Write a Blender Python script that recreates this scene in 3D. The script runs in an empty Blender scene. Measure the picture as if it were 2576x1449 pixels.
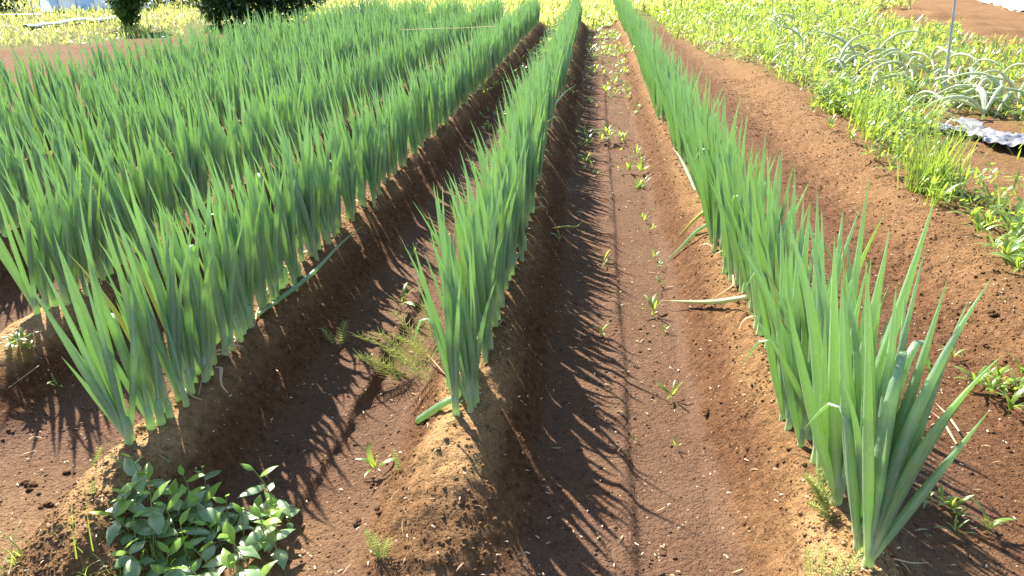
import bpy, math, random
import numpy as np
from mathutils import Vector, Matrix, Euler

scene = bpy.context.scene
col = scene.collection
R = math.radians
random.seed(7)
rng = np.random.default_rng(7)

# ------------------------------------------------------------------ camera
FPX, CAM_H = 1946.0, 1.42                      # focal length for a 2576 px wide frame, eye height over the furrow floor
PITCH, YAW = math.atan(820 / FPX), R(5.73)
cam_d = bpy.data.cameras.new('camera')
cam = bpy.data.objects.new('camera', cam_d)
col.objects.link(cam)
cam.location = (0, 0, CAM_H)
cam.rotation_euler = (R(90) - PITCH, 0, YAW)
cam_d.sensor_width = 36
cam_d.lens = 36 * FPX / 2576
cam_d.clip_end = 1000
cam_d.clip_start = 0.05
scene.camera = cam

# ------------------------------------------------------------------ light
SUN_EL, SUN_AZ = R(41), R(-38)                 # azimuth from +Y, negative = towards -X
world = bpy.data.worlds.new('World')
scene.world = world
world.use_nodes = True
wn = world.node_tree
bg = wn.nodes['Background']
sky = wn.nodes.new('ShaderNodeTexSky')
sky.sky_type = 'NISHITA'
sky.sun_disc = False
sky.sun_elevation = SUN_EL
sky.sun_rotation = SUN_AZ
wn.links.new(sky.outputs[0], bg.inputs[0])
bg.inputs[1].default_value = 0.085
sun_d = bpy.data.lights.new('sun', 'SUN')
sun_d.energy = 5.0
sun_d.angle = R(0.55)
sun_d.color = (1.0, 0.90, 0.74)
sun = bpy.data.objects.new('sun', sun_d)
col.objects.link(sun)
to_sun = Vector((math.sin(SUN_AZ) * math.cos(SUN_EL), math.cos(SUN_AZ) * math.cos(SUN_EL), math.sin(SUN_EL)))
sun.rotation_euler = to_sun.to_track_quat('Z', 'Y').to_euler()
sun.location = (-8, 10, 12)
scene.view_settings.view_transform = 'Standard'
scene.view_settings.look = 'None'
scene.view_settings.gamma = 1
scene.view_settings.exposure = 2.1
scene.render.engine = 'CYCLES'
scene.cycles.max_bounces = 8
scene.cycles.transparent_max_bounces = 8

# ------------------------------------------------------------------ helpers
_cp, _sp, _cy, _sy = math.cos(PITCH), math.sin(PITCH), math.cos(YAW), math.sin(YAW)
_right = np.array([_cy, _sy, 0.0]); _fh = np.array([-_sy, _cy, 0.0])
_fwd = _fh * _cp + np.array([0, 0, -_sp]); _up = _fh * _sp + np.array([0, 0, _cp])
EYE = np.array([0, 0, CAM_H])

def project(p):
    q = np.asarray(p) - EYE
    d = q @ _fwd
    return 1288 + FPX * (q @ _right) / d, 724.5 - FPX * (q @ _up) / d, d

def _hash(ix, iy, seed):
    n = (ix.astype(np.int64) * 374761393 + iy.astype(np.int64) * 668265263 + seed * 982451653) & 0xffffffff
    n = ((n ^ (n >> 13)) * 1274126177) & 0xffffffff
    n = n ^ (n >> 16)
    return (n & 0xffff) / 65535.0

def vnoise(x, y, scale, seed=0):
    x = np.asarray(x, float) / scale; y = np.asarray(y, float) / scale
    ix, iy = np.floor(x), np.floor(y)
    fx, fy = x - ix, y - iy
    fx = fx * fx * (3 - 2 * fx); fy = fy * fy * (3 - 2 * fy)
    a = _hash(ix, iy, seed); b = _hash(ix + 1, iy, seed); c = _hash(ix, iy + 1, seed); d = _hash(ix + 1, iy + 1, seed)
    return (a + (b - a) * fx + (c - a) * fy + (a - b - c + d) * fx * fy) * 2 - 1

def sstep(a, b, x):
    t = np.clip((np.asarray(x, float) - a) / (b - a), 0, 1)
    return t * t * (3 - 2 * t)

# rows: centre x, y where plants begin, y where they end
ROWS = [(0.635, 1.36, 24.0), (-0.335, 1.92, 18.6), (-1.20, 1.68, 18.0), (-2.03, 2.46, 18.0),
        (-2.88, 2.75, 18.0), (-3.73, 3.2, 18.0), (-4.57, 3.5, 18.0)]
RIDGE = 0.20

def row_x(i, y):
    return ROWS[i][0] + 0.018 * vnoise(y, np.full_like(np.asarray(y, float), i * 9.1), 1.7, 5)

def ridge_part(x, y):
    h = np.zeros_like(x)
    for i, (xc, y0, y1) in enumerate(ROWS):
        s = np.abs(x - row_x(i, y) + 0.02 * vnoise(x, y, .22, 30 + i))
        prof = np.clip(1 - (s - .035) / .220, 0, 1)
        prof = prof * (0.55 + 0.45 * prof * (3 - 2 * prof)) if False else sstep(0, 1, prof) * .55 + prof * .45
        ends = sstep(y0 - .80, y0 - .12, y) * (1 - sstep(y1, y1 + .8, y))
        h = np.maximum(h, RIDGE * prof * ends * (1 + .08 * vnoise(y, x * 0 + i, .6, 3)))
    return h

def grass_left(x, y):                          # >0 inside the meadow left of the field
    return (y - (13.13 + 1.49 * (x + 10.32)) + .35 * vnoise(x, y, .8, 77)) / 1.8

def weed_edge(y):                              # x of the weedy bank right of the field
    return 1.93 + 0.05 * np.clip(y - 3, 0, 7) - .09 * np.clip(y - 9, 0, 8) + .12 * vnoise(y, y * 0, .5, 12)

def bare_patch(x, y):                          # bare soil showing through the weeds on the bank
    b = np.exp(-((x - 2.75) / .5) ** 2 - ((y - 5.2) / .9) ** 2) * 1.6
    b = np.maximum(b, 1.5 * np.exp(-((x - 3.25) / .38) ** 4 - ((y - 6.6) / .85) ** 4))
    b = np.maximum(b, (vnoise(x, y, .6, 55) * .8 + .45) * sstep(2.5, 2.8, x) * (1 - sstep(4.2, 4.8, x)) * (1 - sstep(9, 11, y)))
    b = np.maximum(b, (vnoise(x, y, .7, 58) * .8 + .1) * sstep(8, 9.5, y) * (1 - sstep(1.9, 2.5, x)))
    return np.clip(b, 0, 1)

def weed_far(y):                               # x where the bare plot beyond the weeds begins
    return 6.2 + .095 * (y - 12.4) + .35 * vnoise(y, y * 0, 1.3, 22)

def height(x, y, fine=True):
    x = np.asarray(x, float); y = np.asarray(y, float)
    h = ridge_part(x, y)
    slope = np.clip(h / RIDGE * 3, 0, 1)
    bank = sstep(1.45, 1.86, x - 0.05 * np.clip(y - 3, 0, 40) * sstep(1.2, 2, x)) * .13 * sstep(.6, 1.6, y)
    h = h + bank
    rough = np.clip(slope + sstep(1.2, 1.6, x), .18, 1) 
    near = 1 - sstep(9, 22, y)
    # tyre / hoe marks on the furrow floors
    bead = .020 * np.exp(-((x - .135 - .012 * vnoise(y, y * 0, .5, 4)) / .032) ** 2) * (.5 + .5 * vnoise(x, y, .07, 8))
    step = .012 * (1 - sstep(.155, .175, x + .008 * vnoise(y, y * 0, .3, 4))) * sstep(-.05, .12, x)
    bead2 = .046 * np.exp(-((x + .775 - .025 * vnoise(y, y * 0, .35, 14)) / .040) ** 2) * (.55 + .45 * vnoise(x, y, .06, 9)) * (.5 + .5 * vnoise(y, y * 0, .45, 15)) * (1 - sstep(3, 5, y))
    step2 = .040 * (1 - sstep(-.757, -.737, x - .025 * vnoise(y, y * 0, .35, 14) + .008 * vnoise(x, y, .04, 16))) * sstep(-.93, -.80, x) * (.7 + .3 * vnoise(y, y * 0, .5, 15)) * (1 - sstep(2.2, 4, y))
    h = h + (bead + step + bead2 + step2) * (1 - slope) * near
    h = h + .012 * vnoise(x, y, .45, 1) + .010 * vnoise(x, y, .17, 2) * rough
    if fine:
        c1 = vnoise(x, y, .055, 3); c2 = vnoise(x, y, .026, 4)
        c3 = 1 - np.abs(vnoise(x, y, .034, 7)) * 2; c4 = 1 - np.abs(vnoise(x, y, .019, 17)) * 2
        patch = .55 + .45 * vnoise(x, y, .3, 18)
        h = h + near * rough * patch * (.0050 * c3 + .0042 * c4)
        h = h + near * rough * (.0080 * c1 + .0062 * c2 + .010 * np.clip(vnoise(x, y, .09, 6) - .35, 0, 1))
    # bare plot and rough tilled soil on the far right
    far = sstep(0, 1, x - weed_far(y)) * sstep(3, 6, y)
    h = h + far * (.10 * vnoise(x, y, 1.1, 40) + .05 * vnoise(x, y, .4, 41) + .02 * vnoise(x, y, .15, 42))
    lf = sstep(-4.9, -5.6, x)
    h = h + lf * (.035 * vnoise(x, y, .7, 43) + .012 * vnoise(x, y, .2, 44))
    return h

def hz(x, y):
    return float(height(np.array([x]), np.array([y]))[0])

def ground(u, v, z0=0.05):
    """pixel of the 2576 px wide photo -> point on the terrain"""
    d = _fwd + _right * (u - 1288) / FPX - _up * (v - 724.5) / FPX
    z = z0
    for _ in range(8):
        t = (z - CAM_H) / d[2]
        p = EYE + d * t
        z = .5 * z + .5 * hz(p[0], p[1])
    return Vector((p[0], p[1], hz(p[0], p[1])))

def fast_mesh(name, V, F, attrs=None, smooth=True):
    """V (n,3); F (m,3) or (m,4) or a list of both arrays"""
    V = np.ascontiguousarray(V, np.float32)
    Fs = F if isinstance(F, list) else [F]
    me = bpy.data.meshes.new(name)
    me.vertices.add(len(V)); me.vertices.foreach_set('co', V.ravel())
    loops = np.concatenate([f.ravel() for f in Fs]).astype(np.int32)
    cnt = np.concatenate([np.full(len(f), f.shape[1]) for f in Fs])
    start = np.concatenate([[0], np.cumsum(cnt)[:-1]]).astype(np.int32)
    me.loops.add(len(loops)); me.loops.foreach_set('vertex_index', loops)
    me.polygons.add(len(cnt)); me.polygons.foreach_set('loop_start', start)
    me.update(calc_edges=True)
    me.polygons.foreach_set('use_smooth', np.full(len(cnt), smooth))
    for k, a in (attrs or {}).items():
        at = me.attributes.new(k, 'FLOAT', 'POINT')
        at.data.foreach_set('value', np.ascontiguousarray(a, np.float32))
    me.update()
    return me

class MB:
    """collects pieces into one mesh"""
    def __init__(s): s.V = []; s.Q = []; s.T = []; s.t = []; s.r = []; s.n = 0
    def add(s, V, Q=None, T=None, t=None, r=0.5):
        V = np.asarray(V, float)
        s.V.append(V)
        if Q is not None and len(Q): s.Q.append(np.asarray(Q) + s.n)
        if T is not None and len(T): s.T.append(np.asarray(T) + s.n)
        s.t.append(np.zeros(len(V)) if t is None else np.asarray(t))
        s.r.append(np.full(len(V), r) if np.isscalar(r) else np.asarray(r)); s.n += len(V)
    def mesh(s, name, mat=None, smooth=True):
        F = []
        if s.Q: F.append(np.concatenate(s.Q))
        if s.T: F.append(np.concatenate(s.T))
        me = fast_mesh(name, np.concatenate(s.V), F, {'t': np.concatenate(s.t), 'rnd': np.concatenate(s.r)}, smooth)
        if mat: me.materials.append(mat)
        return me
    def build(s, name, mat, parent=None, smooth=True):
        return add_obj(name, s.mesh(name, mat, smooth), parent)

def add_obj(name, me, parent=None, loc=None, rot=None, scale=None):
    o = bpy.data.objects.new(name, me)
    col.objects.link(o)
    if parent: o.parent = parent
    if loc is not None: o.location = loc
    if rot is not None: o.rotation_euler = rot
    if scale is not None: o.scale = scale
    return o

def tag(o, label=None, cat=None, group=None, kind=None):
    if label: o['label'] = label
    if cat: o['category'] = cat
    if group: o['group'] = group
    if kind: o['kind'] = kind
    return o

def thing(name, label, cat, loc, group=None, rz=0):
    return tag(add_obj(name, None, None, loc, (0, 0, rz)), label, cat, group)

def tube(path, rw, rt, side, ns=8):
    """elliptic tube along path; side = preferred width direction. returns V, Q, t"""
    path = np.asarray(path, float); n = len(path)
    tan = np.gradient(path, axis=0); tan /= np.linalg.norm(tan, axis=1)[:, None] + 1e-9
    w = np.tile(np.asarray(side, float), (n, 1)); w -= tan * np.sum(w * tan, 1)[:, None]
    w /= np.linalg.norm(w, axis=1)[:, None] + 1e-9
    b = np.cross(tan, w)
    a = np.linspace(0, 2 * np.pi, ns, endpoint=False)
    rw = np.broadcast_to(rw, n); rt = np.broadcast_to(rt, n)
    V = path[:, None] + w[:, None] * (np.cos(a)[None, :, None] * rw[:, None, None]) + b[:, None] * (np.sin(a)[None, :, None] * rt[:, None, None])
    i = np.arange(n - 1)[:, None] * ns; j = np.arange(ns)[None]; j2 = (j + 1) % ns
    Q = np.stack([i + j, i + j2, i + ns + j2, i + ns + j], -1).reshape(-1, 4)
    return V.reshape(-1, 3), Q, np.repeat(np.linspace(0, 1, n), ns)

def blade(path, width, side, fold=0.25, tp=None):
    """flat leaf with a mid-rib fold: three vertices per ring"""
    path = np.asarray(path, float); n = len(path)
    tan = np.gradient(path, axis=0); tan /= np.linalg.norm(tan, axis=1)[:, None] + 1e-9
    w = np.tile(np.asarray(side, float), (n, 1)); w -= tan * np.sum(w * tan, 1)[:, None]
    w /= np.linalg.norm(w, axis=1)[:, None] + 1e-9
    b = np.cross(w, tan)
    wd = np.broadcast_to(width, n)[:, None]
    V = np.stack([path - w * wd - b * wd * fold * -1, path, path + w * wd + b * wd * fold], 1)
    i = np.arange(n - 1)[:, None] * 3; j = np.arange(2)[None]
    Q = np.stack([i + j, i + j + 1, i + 3 + j + 1, i + 3 + j], -1).reshape(-1, 4)
    return V.reshape(-1, 3), Q, np.repeat(np.linspace(0, 1, n), 3)

# ------------------------------------------------------------------ materials
def mat_new(name):
    m = bpy.data.materials.new(name); m.use_nodes = True
    nt = m.node_tree; nt.nodes.clear()
    out = nt.nodes.new('ShaderNodeOutputMaterial')
    return m, nt, out

def N(nt, typ, **kw):
    n = nt.nodes.new(typ)
    for k, v in kw.items():
        if k.startswith('i_'):
            key = k[2:]
            key = int(key) if key.isdigit() else key.replace('_', ' ')
            n.inputs[key].default_value = v
        else: setattr(n, k, v)
    return n

def ramp(nt, fac, stops):
    r = nt.nodes.new('ShaderNodeValToRGB')
    el = r.color_ramp.elements
    while len(el) < len(stops): el.new(.5)
    for e, (p, c) in zip(el, stops):
        e.position = p; e.color = (c, c, c, 1) if np.isscalar(c) else (*c, 1)
    nt.links.new(fac, r.inputs[0])
    return r.outputs[0]

def mixc(nt, fac, a, b, typ='MIX'):
    m = nt.nodes.new('ShaderNodeMix'); m.data_type = 'RGBA'; m.blend_type = typ
    for s, v in ((m.inputs['Factor'], fac), (m.inputs['A'], a), (m.inputs['B'], b)):
        if hasattr(v, 'is_output'): nt.links.new(v, s)
        elif isinstance(v, tuple): s.default_value = (*v, 1)
        else: s.default_value = v
    return m.outputs['Result']

def math_(nt, op, a, b=None):
    m = nt.nodes.new('ShaderNodeMath'); m.operation = op
    for s, v in zip(m.inputs, (a, b)):
        if v is None: continue
        if hasattr(v, 'is_output'): nt.links.new(v, s)
        else: s.default_value = v
    return m.outputs[0]

def attr(nt, name):
    return N(nt, 'ShaderNodeAttribute', attribute_name=name).outputs['Fac']

def noise(nt, scale, detail=3, vec=None, rough=.55):
    n = N(nt, 'ShaderNodeTexNoise', i_Scale=scale, i_Detail=detail, i_Roughness=rough)
    if vec is not None: nt.links.new(vec, n.inputs['Vector'])
    return n.outputs['Fac']

def leaf_material(name, cols, trans, tfac, rough=.4, rnd='object', base=None, tip=None, speck=None, spec=.5, glow=False):
    """cols: two colours picked by a per-leaf random; trans: colour of the light let through"""
    m, nt, out = mat_new(name)
    if rnd == 'object':
        r = N(nt, 'ShaderNodeObjectInfo').outputs['Random']
    else:
        r = attr(nt, 'rnd')
    geo = N(nt, 'ShaderNodeNewGeometry').outputs['Position']
    oc = N(nt, 'ShaderNodeTexCoord').outputs['Object']
    c = mixc(nt, r, cols[0], cols[1])
    nz = noise(nt, 26, 3, geo)
    c = mixc(nt, math_(nt, 'MULTIPLY', ramp(nt, nz, [(.35, 0.0), (.7, 1.0)]), .35), c, cols[2] if len(cols) > 2 else cols[1])
    tc = mixc(nt, r, trans, tuple(min(1, q * 1.15) for q in trans))
    if glow:
        k = ramp(nt, math_(nt, 'FRACT', math_(nt, 'MULTIPLY', r, 7.7)), [(.78, 0.0), (1.0, .75)])  # backlit yellow-green put into the colour of some leaves
        c = mixc(nt, k, c, (.26, .39, .14)); tc = mixc(nt, k, tc, (.66, .90, .18))
    if speck:
        mp = N(nt, 'ShaderNodeMapping'); mp.inputs['Scale'].default_value = (1, 1, .22)
        nt.links.new(oc, mp.inputs[0])
        s = noise(nt, 170, 2, mp.outputs[0])
        mp2 = N(nt, 'ShaderNodeMapping'); mp2.inputs['Scale'].default_value = (1, 1, .06)
        nt.links.new(oc, mp2.inputs[0])
        band = noise(nt, 70, 3, mp2.outputs[0])
        c = mixc(nt, ramp(nt, band, [(.42, .55), (.62, 0.0)]), c, tuple(q * .6 for q in cols[0]))
        big = noise(nt, 30, 2, geo)
        k = math_(nt, 'MULTIPLY', ramp(nt, s, [(.60, 0.0), (.67, 1.0)]), ramp(nt, big, [(.4, 0.15), (.65, .85)]))
        c = mixc(nt, k, c, speck)
    t = attr(nt, 't')
    if base:
        k = ramp(nt, t, [(0.0, 1.0), (.16, 0.0)])
        c = mixc(nt, k, c, base)
    if tip:
        r2 = math_(nt, 'FRACT', math_(nt, 'MULTIPLY', r, 17.31))
        start = math_(nt, 'SUBTRACT', 1.0, math_(nt, 'MULTIPLY', math_(nt, 'POWER', r2, 12.0), .16))
        k = ramp(nt, math_(nt, 'MULTIPLY', math_(nt, 'SUBTRACT', t, start), 14.0), [(0, 0.0), (1, 1.0)])
        c = mixc(nt, k, c, tip); tc = mixc(nt, k, tc, tip)
    p = N(nt, 'ShaderNodeBsdfPrincipled', i_Roughness=rough)
    p.inputs['Specular IOR Level'].default_value = spec
    nt.links.new(c, p.inputs['Base Color'])
    tr = N(nt, 'ShaderNodeBsdfTranslucent'); nt.links.new(tc, tr.inputs[0])
    mx = N(nt, 'ShaderNodeMixShader', i_0=tfac)
    nt.links.new(p.outputs[0], mx.inputs[1]); nt.links.new(tr.outputs[0], mx.inputs[2])
    nt.links.new(mx.outputs[0], out.inputs[0])
    return m

ON = dict(cols=[(.130, .225, .200), (.240, .350, .255), (.28, .39, .22)], trans=(.58, .84, .30), tfac=.41, rough=.38,  # darker blue first tone paints shaded leaves into the base colour
          base=(.52, .58, .36), tip=(.50, .33, .10), speck=(.50, .56, .26), spec=1.0, glow=True)
M_ON = leaf_material('onion_leaf_green', **ON)
M_ONF = leaf_material('onion_leaf_green_row', rnd='attr', **{**ON, 'speck': None})
M_OLD = leaf_material('onion_leaf_yellowed', cols=[(.38, .42, .12), (.46, .42, .16)], trans=(.55, .55, .12), tfac=.35, rough=.5)
M_DRY = leaf_material('dry_leaf_tan', cols=[(.42, .29, .15), (.50, .40, .25)], trans=(.4, .28, .12), tfac=.25, rough=.75)
M_PALE = leaf_material('lodged_onion_leaf', cols=[(.34, .43, .30), (.48, .54, .36), (.52, .52, .36)], trans=(.5, .58, .25), tfac=.3, rough=.26, tip=(.5, .38, .16), spec=.7)
M_WEED = leaf_material('weed_leaf_lime', cols=[(.08, .17, .03), (.17, .26, .05)], trans=(.36, .50, .06), tfac=.42, rough=.32, spec=.7)
M_COVER = leaf_material('weed_cover_lime', cols=[(.030, .085, .018), (.16, .25, .05)], trans=(.38, .54, .06), tfac=.40, rough=.24, spec=.9, rnd='attr')  # dark first tone paints the shade among the weed leaves
M_MEADOW = leaf_material('meadow_grass', cols=[(.10, .18, .03), (.26, .32, .06)], trans=(.50, .56, .13), tfac=.48, rough=.35, rnd='attr')
M_BROAD = leaf_material('broad_leaf_dark', cols=[(.11, .195, .095), (.18, .28, .12)], trans=(.46, .62, .14), tfac=.34, rough=.30, spec=.9)
M_HORSE = leaf_material('horsetail_lime', cols=[(.36, .42, .12), (.48, .50, .20)], trans=(.58, .62, .15), tfac=.35, rough=.5)
M_TREE = leaf_material('tree_leaf', cols=[(.03, .075, .025), (.06, .12, .03)], trans=(.30, .46, .05), tfac=.35, rough=.4, rnd='attr')
M_CON = leaf_material('conifer_leaf', cols=[(.018, .042, .02), (.035, .07, .025)], trans=(.16, .26, .04), tfac=.22, rough=.5, rnd='attr')

def soil_material():
    m, nt, out = mat_new('volcanic_soil')
    g = N(nt, 'ShaderNodeNewGeometry').outputs['Position']
    dry = attr(nt, 'dry'); green = attr(nt, 'green'); floor = attr(nt, 'floor')
    n1 = noise(nt, 3.0, 5, g); n2 = noise(nt, 38, 4, g); n3 = noise(nt, 160, 3, g, .6)
    c = mixc(nt, ramp(nt, n2, [(.3, 0.0), (.7, 1.0)]), (.076, .037, .0190), (.178, .094, .048))
    c = mixc(nt, ramp(nt, n3, [(.3, .55), (.68, 0.0)]), c, (.050, .021, .011))
    c = mixc(nt, math_(nt, 'MULTIPLY', floor, ramp(nt, n1, [(.3, .35), (.7, .75)])), c, (.132, .083, .059))
    d = math_(nt, 'MULTIPLY', dry, ramp(nt, n1, [(.3, .5), (.62, 1.0)]))
    d = math_(nt, 'MULTIPLY', d, ramp(nt, n2, [(.25, .5), (.6, 1.0)]))
    c = mixc(nt, d, c, (.42, .265, .125))
    v = N(nt, 'ShaderNodeTexVoronoi', i_Scale=95.0); nt.links.new(g, v.inputs['Vector'])
    sep = N(nt, 'ShaderNodeSeparateColor'); nt.links.new(v.outputs['Color'], sep.inputs[0])
    pick = math_(nt, 'GREATER_THAN', sep.outputs[0], .95)
    dot = math_(nt, 'LESS_THAN', v.outputs['Distance'], .26)
    c = mixc(nt, math_(nt, 'MULTIPLY', math_(nt, 'MULTIPLY', pick, dot), .8), c, (.42, .33, .22))
    c = mixc(nt, math_(nt, 'MULTIPLY', green, ramp(nt, noise(nt, 9, 4, g), [(.3, .5), (.6, 1.0)])), c, (.10, .115, .032))
    p = N(nt, 'ShaderNodeBsdfPrincipled', i_Roughness=.92)
    p.inputs['Specular IOR Level'].default_value = .08
    nt.links.new(c, p.inputs['Base Color'])
    v2 = N(nt, 'ShaderNodeTexVoronoi', i_Scale=130.0); nt.links.new(g, v2.inputs['Vector'])
    b1 = N(nt, 'ShaderNodeBump', i_Strength=1.0, i_Distance=.02); nt.links.new(noise(nt, 75, 5, g, .65), b1.inputs['Height'])
    b2 = N(nt, 'ShaderNodeBump', i_Strength=.6, i_Distance=.005, invert=True); nt.links.new(v2.outputs['Distance'], b2.inputs['Height'])
    nt.links.new(b1.outputs[0], b2.inputs['Normal'])
    nt.links.new(b2.outputs[0], p.inputs['Normal'])
    nt.links.new(p.outputs[0], out.inputs[0])
    return m
M_SOIL = soil_material()

def plain(name, c0, c1, scale=20, rough=.7, spec=.4, metal=0, bump=0, trans=None):
    m, nt, out = mat_new(name)
    oc = N(nt, 'ShaderNodeTexCoord').outputs['Object']
    c = mixc(nt, ramp(nt, noise(nt, scale, 4, oc), [(.35, 0.0), (.65, 1.0)]), c0, c1)
    p = N(nt, 'ShaderNodeBsdfPrincipled', i_Roughness=rough, i_Metallic=metal)
    p.inputs['Specular IOR Level'].default_value = spec
    nt.links.new(c, p.inputs['Base Color'])
    if bump:
        b = N(nt, 'ShaderNodeBump', i_Strength=bump, i_Distance=.01); nt.links.new(noise(nt, scale * 3, 4, oc), b.inputs['Height'])
        nt.links.new(b.outputs[0], p.inputs['Normal'])
    sh = p.outputs[0]
    if trans:
        tr = N(nt, 'ShaderNodeBsdfTranslucent'); nt.links.new(c, tr.inputs[0])
        mx = N(nt, 'ShaderNodeMixShader', i_0=trans)
        nt.links.new(sh, mx.inputs[1]); nt.links.new(tr.outputs[0], mx.inputs[2]); sh = mx.outputs[0]
    nt.links.new(sh, out.inputs[0])
    return m
M_CHIP = plain('pale_chip', (.50, .40, .27), (.66, .58, .44), 30, .7)
M_BARK = plain('bark', (.07, .05, .035), (.14, .10, .07), 25, .9, .2, bump=.6)
M_POLE = plain('galvanised_pole', (.32, .34, .37), (.46, .48, .50), 40, .4, .5, .6)
M_FILM = plain('black_mulch_film', (.11, .115, .13), (.22, .22, .25), 9, .36, .7)
M_FILMW = plain('pale_film_edge', (.75, .77, .80), (.86, .87, .88), 8, .3, .7)
M_BLUE = plain('blue_tunnel_film', (.22, .45, .78), (.72, .80, .90), 2.6, .3, .6, trans=.45)
M_WHITEF = plain('white_tunnel_film', (.70, .76, .84), (.86, .88, .90), 5, .35, .6, trans=.45)
M_STRAW = plain('straw', (.55, .46, .22), (.68, .58, .32), 30, .6, trans=.2)
M_STEM = plain('weed_stem', (.16, .24, .07), (.28, .22, .10), 40, .5)

# ------------------------------------------------------------------ ground: one sheet to the horizon
def axis(parts):
    out = [np.array([parts[0][0]])]
    for a, b, s0, s1 in parts:
        n = max(2, int(round((b - a) / ((s0 + s1) / 2))))
        k = np.linspace(0, 1, n + 1)[1:]
        w = s0 + (s1 - s0) * (k - .5 / n)
        w = np.cumsum(w); out.append(a + (b - a) * w / w[-1])
    return np.concatenate(out)
gx = axis([(-320, -30, 40, 6), (-30, -5, 2.0, .07), (-5, -1.7, .06, .022), (-1.7, 1.7, .0085, .0085), (1.7, 2.6, .014, .05), (2.6, 9, .06, .14), (9, 30, .2, 2.5), (30, 320, 5, 40)])
gy = axis([(-60, -3, 12, 1.0), (-3, 1.1, .5, .06), (1.1, 3.6, .0085, .010), (3.6, 9, .011, .05), (9, 30, .05, .25), (30, 60, .4, 4), (60, 420, 6, 50)])
GX, GY = np.meshgrid(gx, gy)
GZ = height(GX, GY)
nx, ny = len(gx), len(gy)
I = (np.arange(ny - 1)[:, None] * nx + np.arange(nx - 1)[None])
GF = np.stack([I, I + 1, I + nx + 1, I + nx], -1).reshape(-1, 4)
def dry_at(x, y):                              # pale dried soil: ridge crests and ends, bank, far plots
    d = sstep(.10, .19, ridge_part(x, y)) * (.35 + .65 * (1 - sstep(0, .5, np.min([np.where(np.abs(x - r[0]) < .45, y - r[1], 9) for r in ROWS], axis=0))))
    d = np.maximum(d, sstep(1.45, 1.8, x) * .28)
    d = np.maximum(d, sstep(0, 1, x - weed_far(y)) * .2)
    d = np.maximum(d, sstep(-4.9, -5.4, x) * .05)
    return np.maximum(d, (1 - sstep(1.4, 2.0, y)) * .35 * sstep(.0, .5, vnoise(x, y, .3, 60) + .4))
def floor_at(x, y):                            # trodden furrow floors
    return (1 - sstep(.01, .05, ridge_part(x, y))) * (x > -4.6) * (1 - sstep(.9, 1.3, x)) * (y < 19)
dry = dry_at(GX, GY)
green = np.maximum(np.clip(sstep(-.1, .25, grass_left(GX, GY)), 0, 1) * (GX < -3.5), sstep(18.8, 20.5, GY + .6 * vnoise(GX, GY, .7, 61)) * sstep(-7, -6, GX) * (1 - sstep(1.4, 2.4, GX)) * .9)
wd = sstep(-.05, .25, GX - weed_edge(GY)) * (1 - sstep(-.3, .3, GX - weed_far(GY)))
green = np.maximum(green, wd * .6 * sstep(2.6, 4, GY) * (1 - bare_patch(GX, GY)))
green = np.maximum(green, sstep(34, 40, GY))
floor_a = floor_at(GX, GY)
gm = fast_mesh('field_soil', np.stack([GX, GY, GZ], -1).reshape(-1, 3), GF, {'dry': dry.ravel(), 'green': green.ravel(), 'floor': floor_a.ravel()})
gm.materials.append(M_SOIL)
tag(add_obj('field_soil', gm), kind='structure')

# soil crumbs and clods: real little lumps over the near soil, joined
def lump_shapes(n, rough):
    t = (1 + 5 ** .5) / 2
    iv = np.array([(-1, t, 0), (1, t, 0), (-1, -t, 0), (1, -t, 0), (0, -1, t), (0, 1, t), (0, -1, -t), (0, 1, -t), (t, 0, -1), (t, 0, 1), (-t, 0, -1), (-t, 0, 1)]) / 1.9
    fc = np.array([(0, 11, 5), (0, 5, 1), (0, 1, 7), (0, 7, 10), (0, 10, 11), (1, 5, 9), (5, 11, 4), (11, 10, 2), (10, 7, 6), (7, 1, 8), (3, 9, 4), (3, 4, 2), (3, 2, 6), (3, 6, 8), (3, 8, 9), (4, 9, 5), (2, 4, 11), (6, 2, 10), (8, 6, 7), (9, 8, 1)])
    return [iv * (1 + rng.uniform(-rough, rough, (12, 1))) * rng.uniform(.7, 1.2, 3) for _ in range(n)], fc

def in_frame(x, y, z, m=30):
    q = np.stack([x, y, z], -1) - EYE
    d = q @ _fwd
    u = 1288 + FPX * (q @ _right) / d; v = 724.5 - FPX * (q @ _up) / d
    return (d > .3) & (u > -m) & (u < 2576 + m) & (v > -m) & (v < 1449 + m)

def scatter_soil(n):
    """points on bare soil, denser towards the front"""
    y = 1.2 + 9.5 * rng.random(n) ** 2.0
    x = rng.uniform(-2.4, 2.4, n) * (.55 + .45 * np.clip(y / 4, 0, 1.4))
    z = height(x, y)
    k = in_frame(x, y, z) & (x < weed_edge(y) + .3)
    return x[k], y[k], z[k]

shapes, LF = lump_shapes(10, .22)
x, y, z = scatter_soil(170000)
rp = ridge_part(x, y)
keep = rng.random(len(x)) < np.clip(.20 + rp / RIDGE * 1.3 + sstep(1.3, 1.6, x), 0, 1) * np.clip(.6 + .6 * vnoise(x, y, .22, 66), .1, 1)
x, y, z = x[keep], y[keep], z[keep]
mb = MB()
size = np.minimum(.0017 + rng.exponential(.0014, len(x)), .0075) * (1 + .035 * y)
a = rng.uniform(0, 6.28, len(x))
ov = np.array([(1, 0, 0), (0, 1, 0), (-1, 0, 0), (0, -1, 0), (0, 0, 1), (0, 0, -1)], float)
OF = np.array([(0, 1, 4), (1, 2, 4), (2, 3, 4), (3, 0, 4), (1, 0, 5), (2, 1, 5), (3, 2, 5), (0, 3, 5)])
octs = [ov * rng.uniform(.7, 1.35, (6, 1)) + rng.uniform(-.2, .2, (6, 3)) for _ in range(16)]
big = size > .0052
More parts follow.
